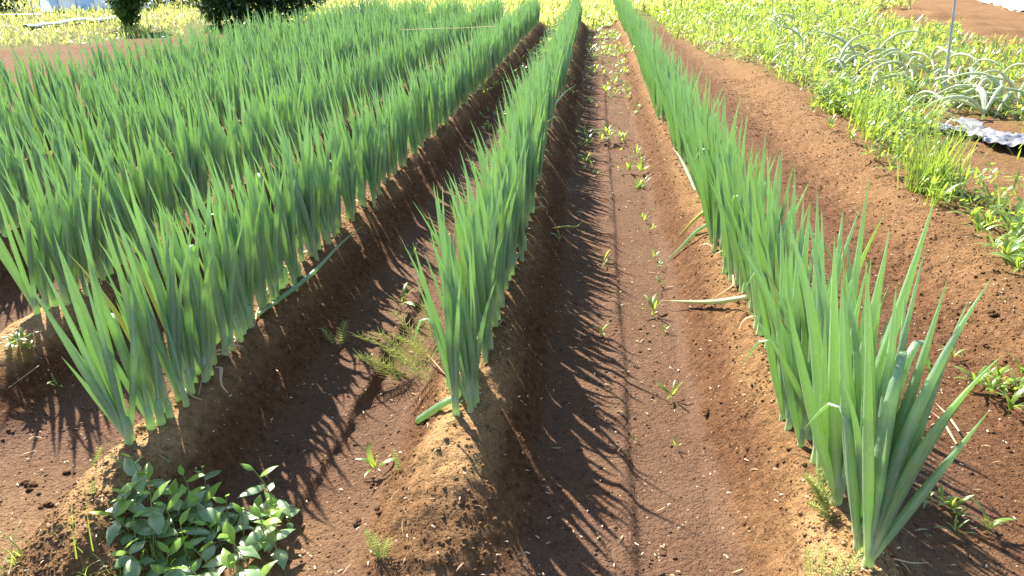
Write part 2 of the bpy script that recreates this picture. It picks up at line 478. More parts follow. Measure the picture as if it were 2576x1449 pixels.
for sel, shp, fc in ((big, np.array(shapes), LF), (~big, np.array(octs), OF)):
    n = int(sel.sum()); S = shp[rng.integers(0, len(shp), n)]; nv = S.shape[1]
    c, sn, sz_ = np.cos(a[sel])[:, None], np.sin(a[sel])[:, None], size[sel][:, None]
    X = (S[:, :, 0] * c - S[:, :, 1] * sn) * sz_ + x[sel][:, None]
    Y = (S[:, :, 0] * sn + S[:, :, 1] * c) * sz_ + y[sel][:, None]
    Z = S[:, :, 2] * .7 * sz_ + z[sel][:, None] + sz_ * .12
    mb.add(np.stack([X, Y, Z], -1).reshape(-1, 3), T=(fc[None] + nv * np.arange(n)[:, None, None]).reshape(-1, 3))
crumbs = mb.build('soil_crumbs', M_SOIL, smooth=True)
cv = np.concatenate(mb.V)
for k, val in (('dry', dry_at(cv[:, 0], cv[:, 1])), ('floor', floor_at(cv[:, 0], cv[:, 1]))):
    at = crumbs.data.attributes.new(k, 'FLOAT', 'POINT'); at.data.foreach_set('value', np.ascontiguousarray(val, np.float32))
tag(crumbs, 'loose brown soil crumbs strewn over ridges and furrows', 'soil crumbs', kind='stuff')

mb = MB()
x, y, z = scatter_soil(1500)
for i in range(len(x)):
    a = rng.uniform(0, 6.28); L = rng.uniform(.0022, .006) * (1 + .08 * y[i]); w = rng.uniform(.0012, .0024) * (1 + .08 * y[i])
    c, s = math.cos(a), math.sin(a); hh = z[i] + .004
    V = np.array([(-L, -w, 0), (L, -w * .6, .001), (L, w * .6, .002), (-L, w, .0015), (0, 0, .0028)]) @ np.array([[c, s, 0], [-s, c, 0], [0, 0, 1]]) + (x[i], y[i], hh)
    mb.add(V, T=[(0, 1, 4), (1, 2, 4), (2, 3, 4), (3, 0, 4)], Q=[(3, 2, 1, 0)])
tag(mb.build('husk_chips', M_CHIP, smooth=False), 'tiny pale husk chips sprinkled on the dark soil', 'husk chips', kind='stuff')

mb = MB()
x, y, z = scatter_soil(420)
for i in range(len(x)):
    az = rng.uniform(0, 6.28); L = rng.uniform(.012, .045); q = np.linspace(0, 1, 5)
    bend = rng.uniform(-.5, .5)
    px_ = x[i] + L * (np.cos(az) * q - np.sin(az) * bend * q * q); py_ = y[i] + L * (np.sin(az) * q + np.cos(az) * bend * q * q)
    path = np.stack([px_, py_, height(px_, py_) + .004 + .004 * np.sin(q * 3)], -1)
    V, Q, t = blade(path, rng.uniform(.0008, .0022) * np.array([.6, 1, 1, .8, .3]), (-math.sin(az), math.cos(az), .2), .4); mb.add(V, Q, t=t * .5, r=rng.random())
tag(mb.build('straw_bits', M_DRY), 'scattered scraps of dry straw and dead leaf on the soil', 'straw', kind='stuff')

# single larger clods that can be picked out in the photo
for k, (u, v, sz) in enumerate([(1780, 1040, .020), (960, 1290, .017), (905, 1315, .015), (70, 1225, .030), (115, 1270, .017), (1945, 890, .016), (2480, 870, .018), (170, 1190, .013), (2500, 790, .02)]):
    p = ground(u, v)
    m2 = MB()
    for q in range(5):
        base, _ = lump_shapes(1, .3)
        o = rng.normal(0, .55, 3) * sz * (1, 1, .3)
        m2.add(base[0] * sz * rng.uniform(.35, .7) * (1, 1, .7) + o, T=LF)
    o = add_obj('soil_clod', m2.mesh('soil_clod', M_SOIL), None, (p.x, p.y, p.z + sz * .1), (0, 0, k))
    tag(o, 'lump of brown soil lying loose on the bare ground', 'clod', 'soil clods on the bare ground')

# ------------------------------------------------------------------ welsh onions
def leaf_profile(t, wmax):
    up = .72 + .28 * sstep(0, .30, t)
    dn = np.where(t < .45, 1, np.clip(1 - (t - .45) / .55, 0, 1) ** .85)
    return wmax * up * dn

def onion_leaf(L, wmax, bend, kink=None, ns=8, n=11, sway=0., flat=.90):
    """leaf along +z bending towards +x; base at origin"""
    t = np.linspace(0, 1, n)
    ang = bend * t ** 1.6
    if kink: ang = ang + kink[1] * sstep(kink[0] - .05, kink[0] + .05, t)
    dl = L / (n - 1)
    x = np.concatenate([[0], np.cumsum(np.sin((ang[1:] + ang[:-1]) / 2) * dl)])
    z = np.concatenate([[0], np.cumsum(np.cos((ang[1:] + ang[:-1]) / 2) * dl)])
    y = sway * np.sin(t * 3.1) * L
    r = np.maximum(leaf_profile(t, wmax), .0004)
    if kink:
        r_t = r * flat * (1 - .55 * np.exp(-((t - kink[0]) / .06) ** 2))
    else: r_t = r * flat
    return tube(np.stack([x, y, z], -1), r, r_t, (0, 1, 0), ns)

LEAVES = []
for k in range(36):
    L = 1.0
    w = rng.uniform(.0165, .0235)             # half width for a leaf of unit length, scaled again with the leaf
    V, Q, t = onion_leaf(L, w, rng.uniform(-.12, .32), (rng.uniform(.55, .75), 2.3) if k == 5 else None, 8, 12 if k != 5 else 18, rng.uniform(-.03, .03))
    m2 = MB(); m2.add(V, Q, t=t); LEAVES.append(m2.mesh('leaf', M_ON))
OLDLEAVES = []
for me in LEAVES[:4]:
    c = me.copy(); c.materials.clear(); c.materials.append(M_OLD); OLDLEAVES.append(c)
STEMS = []
for k in range(6):
    h = 1.0
    tt = np.array([-.25, 0, .3, .7, 1.0, 1.08])
    path = np.stack([.06 * tt * rng.uniform(-1, 1), tt * 0, tt], -1)
    V, Q, t = tube(path, np.array([.15, .15, .135, .135, .11, .03]), np.array([.14, .14, .125, .12, .08, .02]), (0, 1, 0), 8)
    m2 = MB(); m2.add(V, Q, t=t * .16); STEMS.append(m2.mesh('stem', M_ON))
DRYL = []
for k in range(5):
    t = np.linspace(0, 1, 9)
    a = np.cumsum(rng.uniform(.05, .55, 9)) * 1.0
    path = np.stack([np.cumsum(np.sin(a)) / 9, .12 * np.sin(t * 5 + k), np.cumsum(np.cos(a)) / 9], -1)
    V, Q, tv = blade(path, .05 * (1 - .75 * t), (0, 1, 0), .5)
    m2 = MB(); m2.add(V, Q, t=tv * .5); DRYL.append(m2.mesh('dry_leaf', M_DRY))

def dir_rot(lx, ly, roll=0.0):
    """rotation that tips +z by lx towards +x and ly towards +y, the leaf's bending plane following the lean"""
    az = math.atan2(ly, lx); lean = math.hypot(lx, ly)
    return (Matrix.Rotation(az, 3, 'Z') @ Matrix.Rotation(lean, 3, 'Y') @ Matrix.Rotation(roll, 3, 'Z')).to_euler()

def plan_plant(rs, big=1.0):
    """leaf list: lean x, lean y, length, start height"""
    n = rs.choice([3, 3, 4, 4, 4])
    big = big * rs.choice([1, 1, 1, 1.05, .92, .85, .72])
    tilt = rs.gauss(0, .05)
    fan = rs.gauss(0, .75)                    # fan plane turned from the x axis
    out = []
    stem = rs.uniform(.05, .085)
    side = rs.choice([-1, 1])
    for k in range(n):
        q = k / (n - 1)                       # 0 = outermost / lowest, 1 = youngest
        a = side * (.13 * (1 - q) ** 1.1 + rs.uniform(.0, .05))
        side = -side
        lx = a * math.cos(fan) - .085 + tilt + rs.gauss(0, .04)
        lx = min(lx, .07)
        ly = a * math.sin(fan) + .04 + rs.gauss(0, .055)
        L = (.60 - .10 * (1 - q) + rs.uniform(-.09, .05) - (.16 if q == 1 and rs.random() < .5 else 0)) * big
        out.append((lx, ly, L, stem * (.30 + .55 * q)))
    return stem, out

def onion_plant(loc, plan, label, group, rs, old=False, dryl=False, fat=1.0):
    root = thing('onion_plant', label, 'onion', loc, group)
    stem, leaves = plan
    add_obj('stem', rs.choice(STEMS), root, (0, 0, 0), (0, 0, rs.uniform(0, 6.28)), (stem * 1.25, stem * 1.25, stem))
    for k, (lx, ly, L, z0) in enumerate(leaves):
        me = rs.choice(OLDLEAVES if old and k == 0 else LEAVES)
        wk = rs.uniform(.86, 1.12) * (.55 / max(L, .3)) ** .35 * fat
        add_obj('leaf', me, root, (lx * z0 * .5, ly * z0 * .5, z0), dir_rot(lx, ly, rs.uniform(-.3, .3)), (L * wk, L * wk, L))
    if dryl:
        add_obj('dry_leaf', rs.choice(DRYL), root, (0, 0, .02), (rs.uniform(-.3, .3), rs.uniform(.2, .8), rs.uniform(0, 6.28)), [rs.uniform(.06, .14)] * 3)
    return root

ROWTXT = ['single row beside the weedy bank', 'single row between the two open furrows', 'outer block row beside the furrow',
          'second row of the block', 'third row of the block', 'fourth row of the block', 'last row of the block']
pos = []
for i, (xc, y0, y1) in enumerate(ROWS):
    y = y0
    first = True
    while y < y1:
        x = float(row_x(i, np.array([y]))[0]) + random.gauss(0, .022)
        if first or random.random() > .07: pos.append((i, x, y, first))
        first = False
        y += random.uniform(.020, .040) * (1 if y < 10 else 1.15)
PX = np.array([p[1] for p in pos]); PY = np.array([p[2] for p in pos])
PZ = height(PX, PY)
vis = in_frame(PX, PY, PZ + .3, 150) | in_frame(PX, PY, PZ, 20) | in_frame(PX, PY, PZ + .6, 20)
dist = np.sqrt(PX ** 2 + PY ** 2 + (PZ - CAM_H) ** 2)
order = [k for k in np.argsort(dist) if vis[k]]
single = set(order[:300])
rs = random.Random(11)
FRONT = {   # plants at the near ends, leaves laid out one by one: lean x, lean y, length, start height
    0: [(-.03, .02, .30, .04), (.17, -.02, .50, .045), (-.16, .05, .60, .03), (.22, .04, .48, .03), (.03, .10, .60, .05), (.44, .06, .40, .02), (.13, .06, .62, .04)],
    1: [(-.10, .06, .50, .03), (-.02, .02, .46, .04), (-.17, .05, .42, .03), (.03, .0, .40, .05), (-.03, .0, .27, .05)],
    2: [(-.52, .02, .27, .03), (-.36, .03, .46, .03), (-.22, .05, .52, .04), (-.30, .0, .50, .03), (-.05, .05, .46, .04)],
    3: [(-.42, .05, .48, .03), (-.25, .0, .50, .03), (-.1, .05, .5, .04), (.1, .0, .45, .04)],
}
for k in order[:300]:
    i, x, y, first = pos[k]
    loc = (x, y, PZ[k] - .004)
    pl = plan_plant(rs)
    old = rs.random() < .03; dryl = rs.random() < .2
    look = 'onion with one yellowed leaf' if old else 'onion with a curled dry foot leaf' if dryl else 'onion with clean green leaves'
    label = look + ' in the ' + ROWTXT[i]
    group = 'each ' + look + ', ' + ROWTXT[i]
    if first and i in FRONT:
        pl = (.07, FRONT[i]); group = None; old = dryl = False
        label = 'foremost onion plant at the bare end of the ' + ROWTXT[i]
    elif i == 0 and y < 2.0:
        pl = (pl[0], [(lx * 1.1 + (.14 if rs.random() < .2 else .01), ly + .05, L * 1.1, z) for lx, ly, L, z in pl[1]])
    onion_plant(loc, pl, label, group, rs, old, dryl, 1.15 if i == 0 and y < 2.1 else 1.0)

# the rest of the rows, smaller in the photo: one mesh per whole crop
VAR = []
for k in range(26):
    stem, lv = plan_plant(rs)
    parts = []
    for lx, ly, L, z0 in lv:
        V, Q, t = onion_leaf(L, .0108 * rs.uniform(.8, 1.2), rs.uniform(-.12, .35), None, 5, 7)
        e = np.array(dir_rot(lx, ly).to_matrix())
        V = V @ e.T + (0, 0, z0 * .6)
        parts.append((V, Q, t, rs.random()))
    VAR.append(parts)
mb = MB()
for k in range(len(pos)):
    if k in single or not vis[k]: continue
    sc = rs.uniform(.82, 1.06)
    for V, Q, t, r in rs.choice(VAR):
        mb.add(V * sc + (PX[k], PY[k], PZ[k] - .01), Q, t=t, r=(r + rs.random()) % 1)
tag(mb.build('onion_crop', M_ONF), 'dense far rows of green onions receding across the field', 'onions', kind='stuff')

# ------------------------------------------------------------------ drooping and fallen onion leaves
def lay_leaf(name, pts, wmax, mat, label, cat, group=None, flat=.7, taper=True, clear=.012):
    """a single detached leaf through photo points, resting on the soil; pts: (u, v, lift)"""
    P = [np.array(ground(u, v)) + (0, 0, clear + l) for u, v, l in pts]
    P = np.array(P); n = 14
    s = np.linspace(0, 1, len(P)); q = np.linspace(0, 1, n)
    path = np.stack([np.interp(q, s, P[:, a]) for a in range(3)], -1)
    for _ in range(2): path[1:-1] = (path[:-2] + 2 * path[1:-1] + path[2:]) / 4
    o = path[0].copy()
    r = np.maximum(leaf_profile(q, wmax), .0008) if taper else np.concatenate([[.001], np.full(n - 2, wmax), [.001]])
    m2 = MB(); V, Q, t = tube(path - o, r, r * flat, (0.3, -.5, .1), 8); m2.add(V, Q, t=t * .9 + .1)
    ob = m2.build(name, mat); ob.location = o
    return tag(ob, label, cat, group)
lay_leaf('fallen_leaf', [(645, 808, 0), (720, 765, .02), (800, 715, .05), (860, 665, .09), (915, 630, .11)], .013, M_ON, 'long blue-green onion leaf leaning out from the outer block row over the furrow', 'leaf')
lay_leaf('broken_leaf', [(1150, 1026, .02), (1120, 1042, .025), (1075, 1058, .012), (1045, 1070, .0)], .0125, M_ON, 'short cut piece of green onion leaf lying at the end of its row', 'leaf', taper=False)
lay_leaf('fallen_leaf', [(1872, 787, .05), (1800, 785, .03), (1740, 777, .02), (1665, 770, .015)], .011, M_PALE, 'pale straight onion leaf drooping flat over the soil from the weed-side row', 'leaf')
lay_leaf('fallen_leaf', [(1812, 590, .10), (1775, 583, .11), (1735, 595, .06), (1700, 612, .01)], .011, M_OLD, 'yellowing arched onion leaf drooping from the weed-side row', 'leaf')
lay_leaf('fallen_leaf', [(1790, 592, .06), (1750, 605, .04), (1710, 635, .01), (1675, 660, 0)], .010, M_ON, 'green onion leaf drooping just below the yellowing arched one', 'leaf')
lay_leaf('dry_leaf', [(1390, 580, 0), (1425, 578, .01), (1450, 580, .008), (1467, 568, .02)], .008, M_OLD, 'shed yellow onion leaf lying on the furrow slope', 'leaf')
lay_leaf('fallen_leaf', [(1372, 320, .05), (1395, 295, .10), (1420, 270, .13), (1447, 250, .14)], .012, M_ON, 'onion leaf jutting sideways into the furrow above a bent yellow one', 'leaf')
lay_leaf('fallen_leaf', [(1362, 350, .05), (1385, 328, .09), (1412, 325, .08), (1432, 352, .02)], .010, M_OLD, 'bent yellow onion leaf hanging over the furrow slope', 'leaf')
lay_leaf('fallen_leaf', [(1395, 262, .08), (1400, 230, .12), (1420, 215, .12), (1447, 217, .06)], .011, M_ON, 'arched green onion leaf bowing into the furrow far along its row', 'leaf')
lay_leaf('fallen_leaf', [(1270, 705, .03), (1290, 695, .05), (1305, 680, .06), (1322, 662, .08)], .009, M_ON, 'short dark onion leaf pointing out low from the row over the slope', 'leaf')
lay_leaf('fallen_leaf', [(1745, 520, .08), (1725, 490, .12), (1705, 455, .14), (1688, 435, .15)], .010, M_ON, 'thin onion leaf leaning away from the weed-side row towards the furrow', 'leaf')
lay_leaf('dry_leaf', [(2020, 1108, .02), (2012, 1080, .05), (2003, 1050, .06), (1998, 1010, .08)], .008, M_DRY, 'withered whitish onion leaf hugging the foot of the weed-side row', 'leaf')
for (pts) in [[(500, 1000, .0), (520, 970, .05), (545, 940, .07)], [(560, 850, .03), (590, 862, .02), (612, 890, 0)], [(640, 830, 0), (650, 800, .03), (700, 720, .04)], [(1250, 830, 0), (1265, 818, .02), (1280, 828, 0)], [(1840, 700, .03), (1845, 735, .02), (1790, 755, 0)], [(100, 930, .01), (70, 960, .02), (15, 985, 0)], [(1075, 905, .02), (1105, 950, .03), (1130, 975, .02)], [(2410, 1095, .01), (2380, 1060, .02), (2350, 1030, .02)], [(2405, 1120, .0), (2370, 1070, .01), (2330, 1045, .02)], [(2240, 1425, 0), (2290, 1430, .01), (2335, 1420, 0)]]:
    lay_leaf('dry_leaf', pts, .004, M_DRY, 'thin curled dry onion leaf on soil at the foot of a row', 'leaf', 'dry leaf scraps at the row feet', flat=.4, clear=.006)

# ------------------------------------------------------------------ small weeds
SEEDL = []
for k in range(8):
    t = np.linspace(0, 1, 7)
    a = rng.uniform(.2, .5) + rng.uniform(.5, 1.5) * t
    path = np.stack([np.cumsum(np.sin(a)) / 7, .05 * np.sin(t * 3) * rng.uniform(-1, 1), np.cumsum(np.cos(a)) / 7], -1)
    w = .062 * np.sin(np.pi * np.clip(t * .85 + .12, 0, 1)) ** .8 + .004
    V, Q, tv = blade(path, w, (0, 1, 0), .35)
    m2 = MB(); m2.add(V, Q, t=tv); SEEDL.append(m2.mesh('leaf', M_WEED))
SSTEM = MB(); V, Q, t = tube([(0, 0, -.3), (0, 0, .3), (.03, 0, 1)], np.array([.05, .05, .03]), np.array([.05, .05, .03]), (1, 0, 0), 6); SSTEM.add(V, Q, t=t)
SSTEM = SSTEM.mesh('stem', M_WEED)

def seedling(u, v, size, n, label, group, rs, name='seedling', p=None):
    p = p if p is not None else ground(u, v)
    root = thing(name, label, 'weed', p, group, rs.uniform(0, 6.28))
    hgt = size * rs.uniform(.3, .5)
    add_obj('stem', SSTEM, root, None, None, (hgt * .6, hgt * .6, hgt))
    for k in range(n):
        q = k / n
        L = size * rs.uniform(.9, 1.6)
        add_obj('leaf', rs.choice(SEEDL), root, (0, 0, hgt * (.3 + .65 * q)), (rs.uniform(-.2, .2), rs.uniform(-.35, .4), k * 2.4 + rs.uniform(-.4, .4)), (L, L * rs.uniform(.8, 1.4), L))
    return root

rw = random.Random(5)
LW = 'small bright grass seedling sprouting on the open furrow floor'
for (u, v, s, n) in [(1640, 585, .05, 4), (1645, 795, .075, 5), (1530, 352, .13, 9), (1520, 668, .055, 5), (1515, 845, .05, 5), (1645, 655, .05, 5), (1655, 678, .045, 4), (1662, 722, .04, 4), (1672, 835, .04, 4), (1605, 278, .07, 7), (1525, 238, .10, 8), (1552, 208, .09, 7), (1600, 395, .07, 6), (1610, 410, .06, 5), (1612, 440, .09, 8), (1470, 345, .08, 6), (1480, 372, .09, 7), (1475, 410, .07, 6), (1502, 442, .05, 4), (1575, 190, .09, 7), (1500, 180, .09, 7), (1560, 165, .09, 7), (1530, 130, .1, 7), (1595, 290, .06, 5), (1580, 250, .06, 6), (1560, 350, .07, 5), (1495, 150, .1, 8), (1480, 260, .07, 5), (1690, 1005, .05, 5), (1700, 1130, .03, 3), (1590, 1110, .03, 2), (1570, 140, .1, 8), (1545, 100, .12, 8), (1515, 95, .12, 8), (1590, 130, .1, 7), (1500, 60, .14, 9), (1530, 60, .14, 9), (1550, 40, .14, 9), (1510, 115, .1, 8), (1520, 30, .15, 9), (1490, 30, .15, 9), (1485, 120, .1, 7), (1620, 560, .04, 4), (1565, 235, .06, 5)]:
    seedling(u, v, s, n, LW, 'seedlings on the open furrow floor', rw)
    for _ in range(2 if s > .065 else (rw.random() < .5)):
        seedling(u + rw.gauss(0, 16), v + rw.gauss(0, 6), s * rw.uniform(.4, .8), rw.choice([3, 4, 5]), LW, 'seedlings on the open furrow floor', rw)
LS = 'tiny seedling growing on the shaded slope between the single row and the open furrow'
for (u, v, s, n) in [(1408, 610, .05, 5), (1435, 630, .035, 2), (1456, 540, .03, 4), (1440, 245, .08, 6)]:
    seedling(u, v, s, n, LS, 'seedlings on the shaded slope', rw)
LB = 'small seedling in the shaded furrow beside the onion block'
for (u, v, s, n) in [(1010, 785, .085, 4), (1045, 650, .06, 3), (1218, 240, .10, 6), (1245, 225, .08, 5), (945, 1195, .065, 6), (148, 980, .055, 4), (1230, 330, .07, 5), (1260, 305, .08, 6), (1215, 300, .06, 5), (1290, 190, .09, 6), (1310, 165, .09, 7), (1275, 260, .08, 6), (430, 1165, .02, 3)]:
    seedling(u, v, s, n, LB, 'seedlings beside the onion block', rw)
LR = 'young leafy weed on bare soil at the foot of the weed-side onions'
for (u, v, s, n) in [(2390, 1290, .05, 9), (2330, 1270, .045, 5), (2400, 1350, .05, 5), (2480, 1345, .06, 7), (2365, 1275, .04, 8), (2410, 1305, .035, 6)]:
    seedling(u, v, s, n, LR, 'young weeds at the foot of the weed-side row', rw)
LQ = 'spreading pale green weed rosette on the bare soil below the bank'
for (u, v, s, n) in [(2450, 985, .07, 9), (2490, 1000, .07, 9), (2520, 985, .08, 9), (2555, 1000, .08, 9), (2535, 1045, .07, 8), (2565, 955, .08, 9), (2505, 970, .06, 8), (2470, 970, .05, 7), (2395, 905, .05, 6)]:
    seedling(u, v, s, n, LQ, 'pale rosettes below the bank', rw)

def grass_tuft(u, v, size, n, label, group=None, spread=.5, mat=None, p=None, w=.025):
    p = p if p is not None else ground(u, v)
    m2 = MB(); r = np.random.default_rng(int(u * 7 + v))
    for k in range(n):
        a = r.uniform(0, 6.28); t = np.linspace(0, 1, 6)
        lean = r.uniform(.1, 1.0) * spread + r.uniform(.2, 1.0) * t * spread * 1.6
        d = np.concatenate([[0], np.cumsum(np.sin(lean[1:])) / 5]); zz = np.concatenate([[0], np.cumsum(np.cos(lean[1:])) / 5])
        L = size * r.uniform(.5, 1.1); o = r.normal(0, .12 * size, 2)
        path = np.stack([o[0] + d * math.cos(a) * L, o[1] + d * math.sin(a) * L, zz * L - .005], -1)
        V, Q, tv = blade(path, np.maximum(w * L * (1 - t) ** .7, .0004), (-math.sin(a), math.cos(a), 0), .3)
        m2.add(V, Q, t=tv, r=r.random())
    o = m2.build('grass_tuft', mat or M_WEED); o.location = p
    return tag(o, label, 'grass', group)
grass_tuft(1608, 472, .13, 46, 'bushy pale grass tuft on the right side of the open furrow floor', spread=.9)
grass_tuft(1565, 135, .2, 40, 'grass tuft in the furrow mouth far along between two single rows', spread=.7)
grass_tuft(1580, 232, .12, 30, 'low grass tuft against the foot of the weed-side row', spread=.8)
grass_tuft(1470, 425, .07, 16, 'little dark grass tuft at the shaded edge of the open furrow', spread=.8, mat=M_BROAD)

# far end of the open furrow: weeds fill the floor
mb = MB()
def add_cards(mb, P, L, w, az, tilt, r, curl):
    """many small folded leaves at once; all arguments are arrays"""
    n = len(L); t = np.linspace(0, 1, 4)
    a = tilt[:, None] + curl[:, None] * t[None]
    d = np.concatenate([np.zeros((n, 1)), np.cumsum(np.cos(a[:, 1:]), 1)], 1) / 3 * L[:, None]
    zz = np.concatenate([np.zeros((n, 1)), np.cumsum(np.sin(a[:, 1:]), 1)], 1) / 3 * L[:, None]
    ca, sa = np.cos(az)[:, None], np.sin(az)[:, None]
    c = np.stack([P[:, :1] + d * ca, P[:, 1:2] + d * sa, P[:, 2:3] + zz], -1)          # n,4,3
    wd = w[:, None] * np.array([.35, 1, .8, .06])[None]
    side = np.stack([-sa * wd, ca * wd, wd * 0], -1)
    lift = np.stack([wd * 0, wd * 0, wd * .3], -1)
    V = np.stack([c - side + lift, c, c + side + lift], 2).reshape(-1, 3)              # n,4,3 verts
    i = np.arange(3)[:, None] * 3; j = np.arange(2)[None]
    q = np.stack([i + j, i + j + 1, i + 4 + j, i + 3 + j], -1).reshape(-1, 4)
    Q = (q[None] + 12 * np.arange(n)[:, None, None]).reshape(-1, 4)
    mb.add(V, Q, t=np.tile(np.repeat(t, 3), n), r=np.repeat(r, 12))

def cover(n, xf, yf, hmax, lmin, lmax, wr, mask=None, mat=M_COVER, name='weed_cover', label='', cat='weeds', tilt=(-.3, .9), grassy=0., far_k=.04):
    mb = MB()
    x = xf[0] + (xf[1] - xf[0]) * rng.random(n); y = yf[0] + (yf[1] - yf[0]) * rng.random(n) ** yf[2]
    z = height(x, y, False)
    k = in_frame(x, y, z + .1, 120)
    if mask is not None: k &= mask(x, y)
    k &= rng.random(n) < np.clip(.85 + .8 * vnoise(x, y, .28, 94), .12, 1)
    x, y, z = x[k], y[k], z[k]
    clump = .45 + .55 * (vnoise(x, y, .35, 90) * .5 + .5) + .25 * vnoise(x, y, .12, 91)
    n = len(x)
    gr = rng.random(n) < grassy
    far = 1 + far_k * y
    hh = hmax * clump * rng.random(n) ** np.where(gr, 3, .6)
    L = rng.uniform(lmin, lmax, n) * far * np.where(gr, 2.2, 1); w = L * wr * np.where(gr, .2, rng.uniform(.7, 1.2, n))
    L = L * np.where(gr, 1, np.clip(.95 + .6 * vnoise(x, y, .5, 93), .5, 1.7))
    add_cards(mb, np.stack([x, y, z + hh], -1), L, w, rng.uniform(0, 6.28, n), np.where(gr, rng.uniform(.7, 1.4, n), rng.uniform(*tilt, n)), np.clip(.5 + .5 * vnoise(x, y, .6, 92) + rng.normal(0, .22, n), 0, 1), rng.uniform(-.6, .3, n))
    return tag(mb.build(name, mat), label, cat, kind='stuff')

cover(5200, (-.1, .55), (4, 24, 1), .07, .02, .05, .25, lambda x, y: (rng.random(len(x)) < sstep(4, 16, y) * np.clip(.5 + 1.2 * vnoise(x, y, .35, 97), 0, 1)) & (ridge_part(x, y) < .08), name='furrow_weeds', label='low weeds filling the far end of the open furrow', cat='weeds')
cover(1500, (-1.0, -.55), (6, 20, 1), .08, .03, .05, .30, lambda x, y: (rng.random(len(x)) < sstep(3, 14, y)) & (ridge_part(x, y) < .08), name='furrow_weeds', label='sparse weeds in the furrow between the block and the single row', cat='weeds')

# ------------------------------------------------------------------ weedy bank on the right
def bank_mask(x, y):
    e = weed_edge(y); fz = weed_far(y)
    bare = rng.random(len(x)) < bare_patch(x, y) * 1.15
    return (x > e + .02) & (x < fz + .2 * vnoise(x, y, .5, 56)) & ~bare & (y > 3.0)
cover(24000, (1.9, 4.2), (3.0, 8.6, 1), .25, .022, .050, .30, bank_mask, name='weed_cover', label='bright green low weeds covering the bank beside the field', grassy=.32)
cover(34000, (1.0, 7.6), (7.6, 26.0, 1.25), .26, .030, .055, .30, bank_mask, name='weed_cover', label='lime green weed carpet spreading from the bank to the bare plot', grassy=.4)
cover(900, (1.75, 2.9), (2.3, 3.9, 1), .06, .02, .045, .32, lambda x, y: x > weed_edge(y) + .08 * (vnoise(x, y, .25, 57)), name='weed_cover', label='low weeds creeping down the near end of the bank', grassy=.1)
cover(9000, (.9, 9), (24, 36, 1), .35, .06, .12, .25, None, name='weed_cover', label='green growth beyond the far end of the onion rows', grassy=.4, mat=M_MEADOW)
cover(7000, (-5.0, .6), (18.9, 30, 1), .15, .05, .09, .25, None, name='weed_cover', label='sunlit grass past the far end of the onion block', grassy=.5, mat=M_MEADOW)

# taller grass clumps on the bank
LT = 'tall upright grass clump with thin stalks on the weedy bank'
for (u, v, s, n) in [(2340, 470, .46, 90), (2310, 480, .38, 70), (2380, 485, .40, 70), (2170, 330, .40, 70), (2190, 350, .36, 60), (1900, 105, .42, 40), (2210, 320, .32, 40), (1860, 90, .35, 30), (1940, 120, .4, 35), (2060, 190, .4, 40), (2150, 300, .3, 40), (2290, 430, .28, 40), (2260, 400, .24, 40), (2100, 250, .3, 40), (2555, 640, .14, 30), (2480, 560, .13, 26), (2350, 520, .2, 30), (1990, 150, .35, 30)]:
    grass_tuft(u, v, s, n, LT, 'tall grass clumps on the bank', spread=.36, w=.010)

rt = random.Random(31)
for k in range(34):
    yy = rt.uniform(5.2, 17); xx = float(weed_edge(np.array([yy]))[0]) + abs(rt.gauss(0, .9)) + .05
    if bare_patch(np.array([xx]), np.array([yy]))[0] > .6: continue
    grass_tuft(k * 13, k, rt.uniform(.18, .42), rt.choice([18, 26, 34]), LT, 'tall grass clumps on the bank', spread=rt.uniform(.25, .6), w=.014, mat=M_HORSE if k % 4 == 0 else M_WEED, p=Vector((xx, yy, hz(xx, yy))))

# broad-leaved bank weeds
LBK = 'leafy broad-leaved weed at the lower edge of the weedy bank'
for (u, v, s, n) in [(2335, 505, .11, 9), (2360, 520, .10, 8), (2310, 490, .10, 8), (2385, 510, .10, 8), (2460, 600, .09, 9), (2500, 640, .09, 8), (2525, 660, .10, 9), (2555, 690, .10, 9), (2440, 560, .09, 8), (2480, 580, .09, 9), (2535, 600, .1, 9), (2180, 400, .10, 8), (2240, 440, .09, 8), (2210, 410, .09, 8), (2090, 330, .09, 8), (2040, 290, .09, 8), (2140, 360, .09, 8)]:
    seedling(u, v, s, n, LBK, 'broad-leaved weeds along the bank edge', rw, name='bank_weed')

# lodged pale onions among the weeds
PALE = []
for k in range(10):
    V, Q, t = onion_leaf(1.0, .027, rng.uniform(.9, 1.8), (rng.uniform(.2, .5), rng.uniform(.2, .9)), 7, 16, rng.uniform(-.08, .08))
    m2 = MB(); m2.add(V, Q, t=t); PALE.append(m2.mesh('leaf', M_PALE))
LO = 'lodged pale onion plant with flopped bent leaves among the weeds'
ro = random.Random(21)
for (u, v) in [(2230, 262), (2330, 255), (2290, 225), (2400, 240), (2460, 262), (2180, 225), (2140, 200), (2100, 190), (2240, 205), (2330, 195), (2420, 205), (2500, 235), (2550, 255), (2060, 165), (2020, 140), (2120, 150), (2200, 165), (2010, 110), (1960, 95), (2080, 120), (1920, 70), (2440, 275), (2280, 285), (2380, 285), (2530, 285), (2480, 300), (1950, 60), (2150, 175), (2360, 220), (2270, 180), (2030, 95), (2000, 75)]:
    p = ground(u + ro.uniform(-8, 8), v)
    root = thing('lodged_onion', LO, 'onion', p, 'lodged onions among the weeds', ro.uniform(0, 6.28))
    add_obj('stem', STEMS[0], root, None, (0, ro.uniform(.1, .5), 0), (.09, .09, .09))
    for q in range(ro.choice([4, 5, 6])):
        L = ro.uniform(.5, .85)
        add_obj('leaf', ro.choice(PALE), root, (0, 0, .05), dir_rot(ro.gauss(.65, .4), ro.gauss(0, .55), 0), (L, L, L))

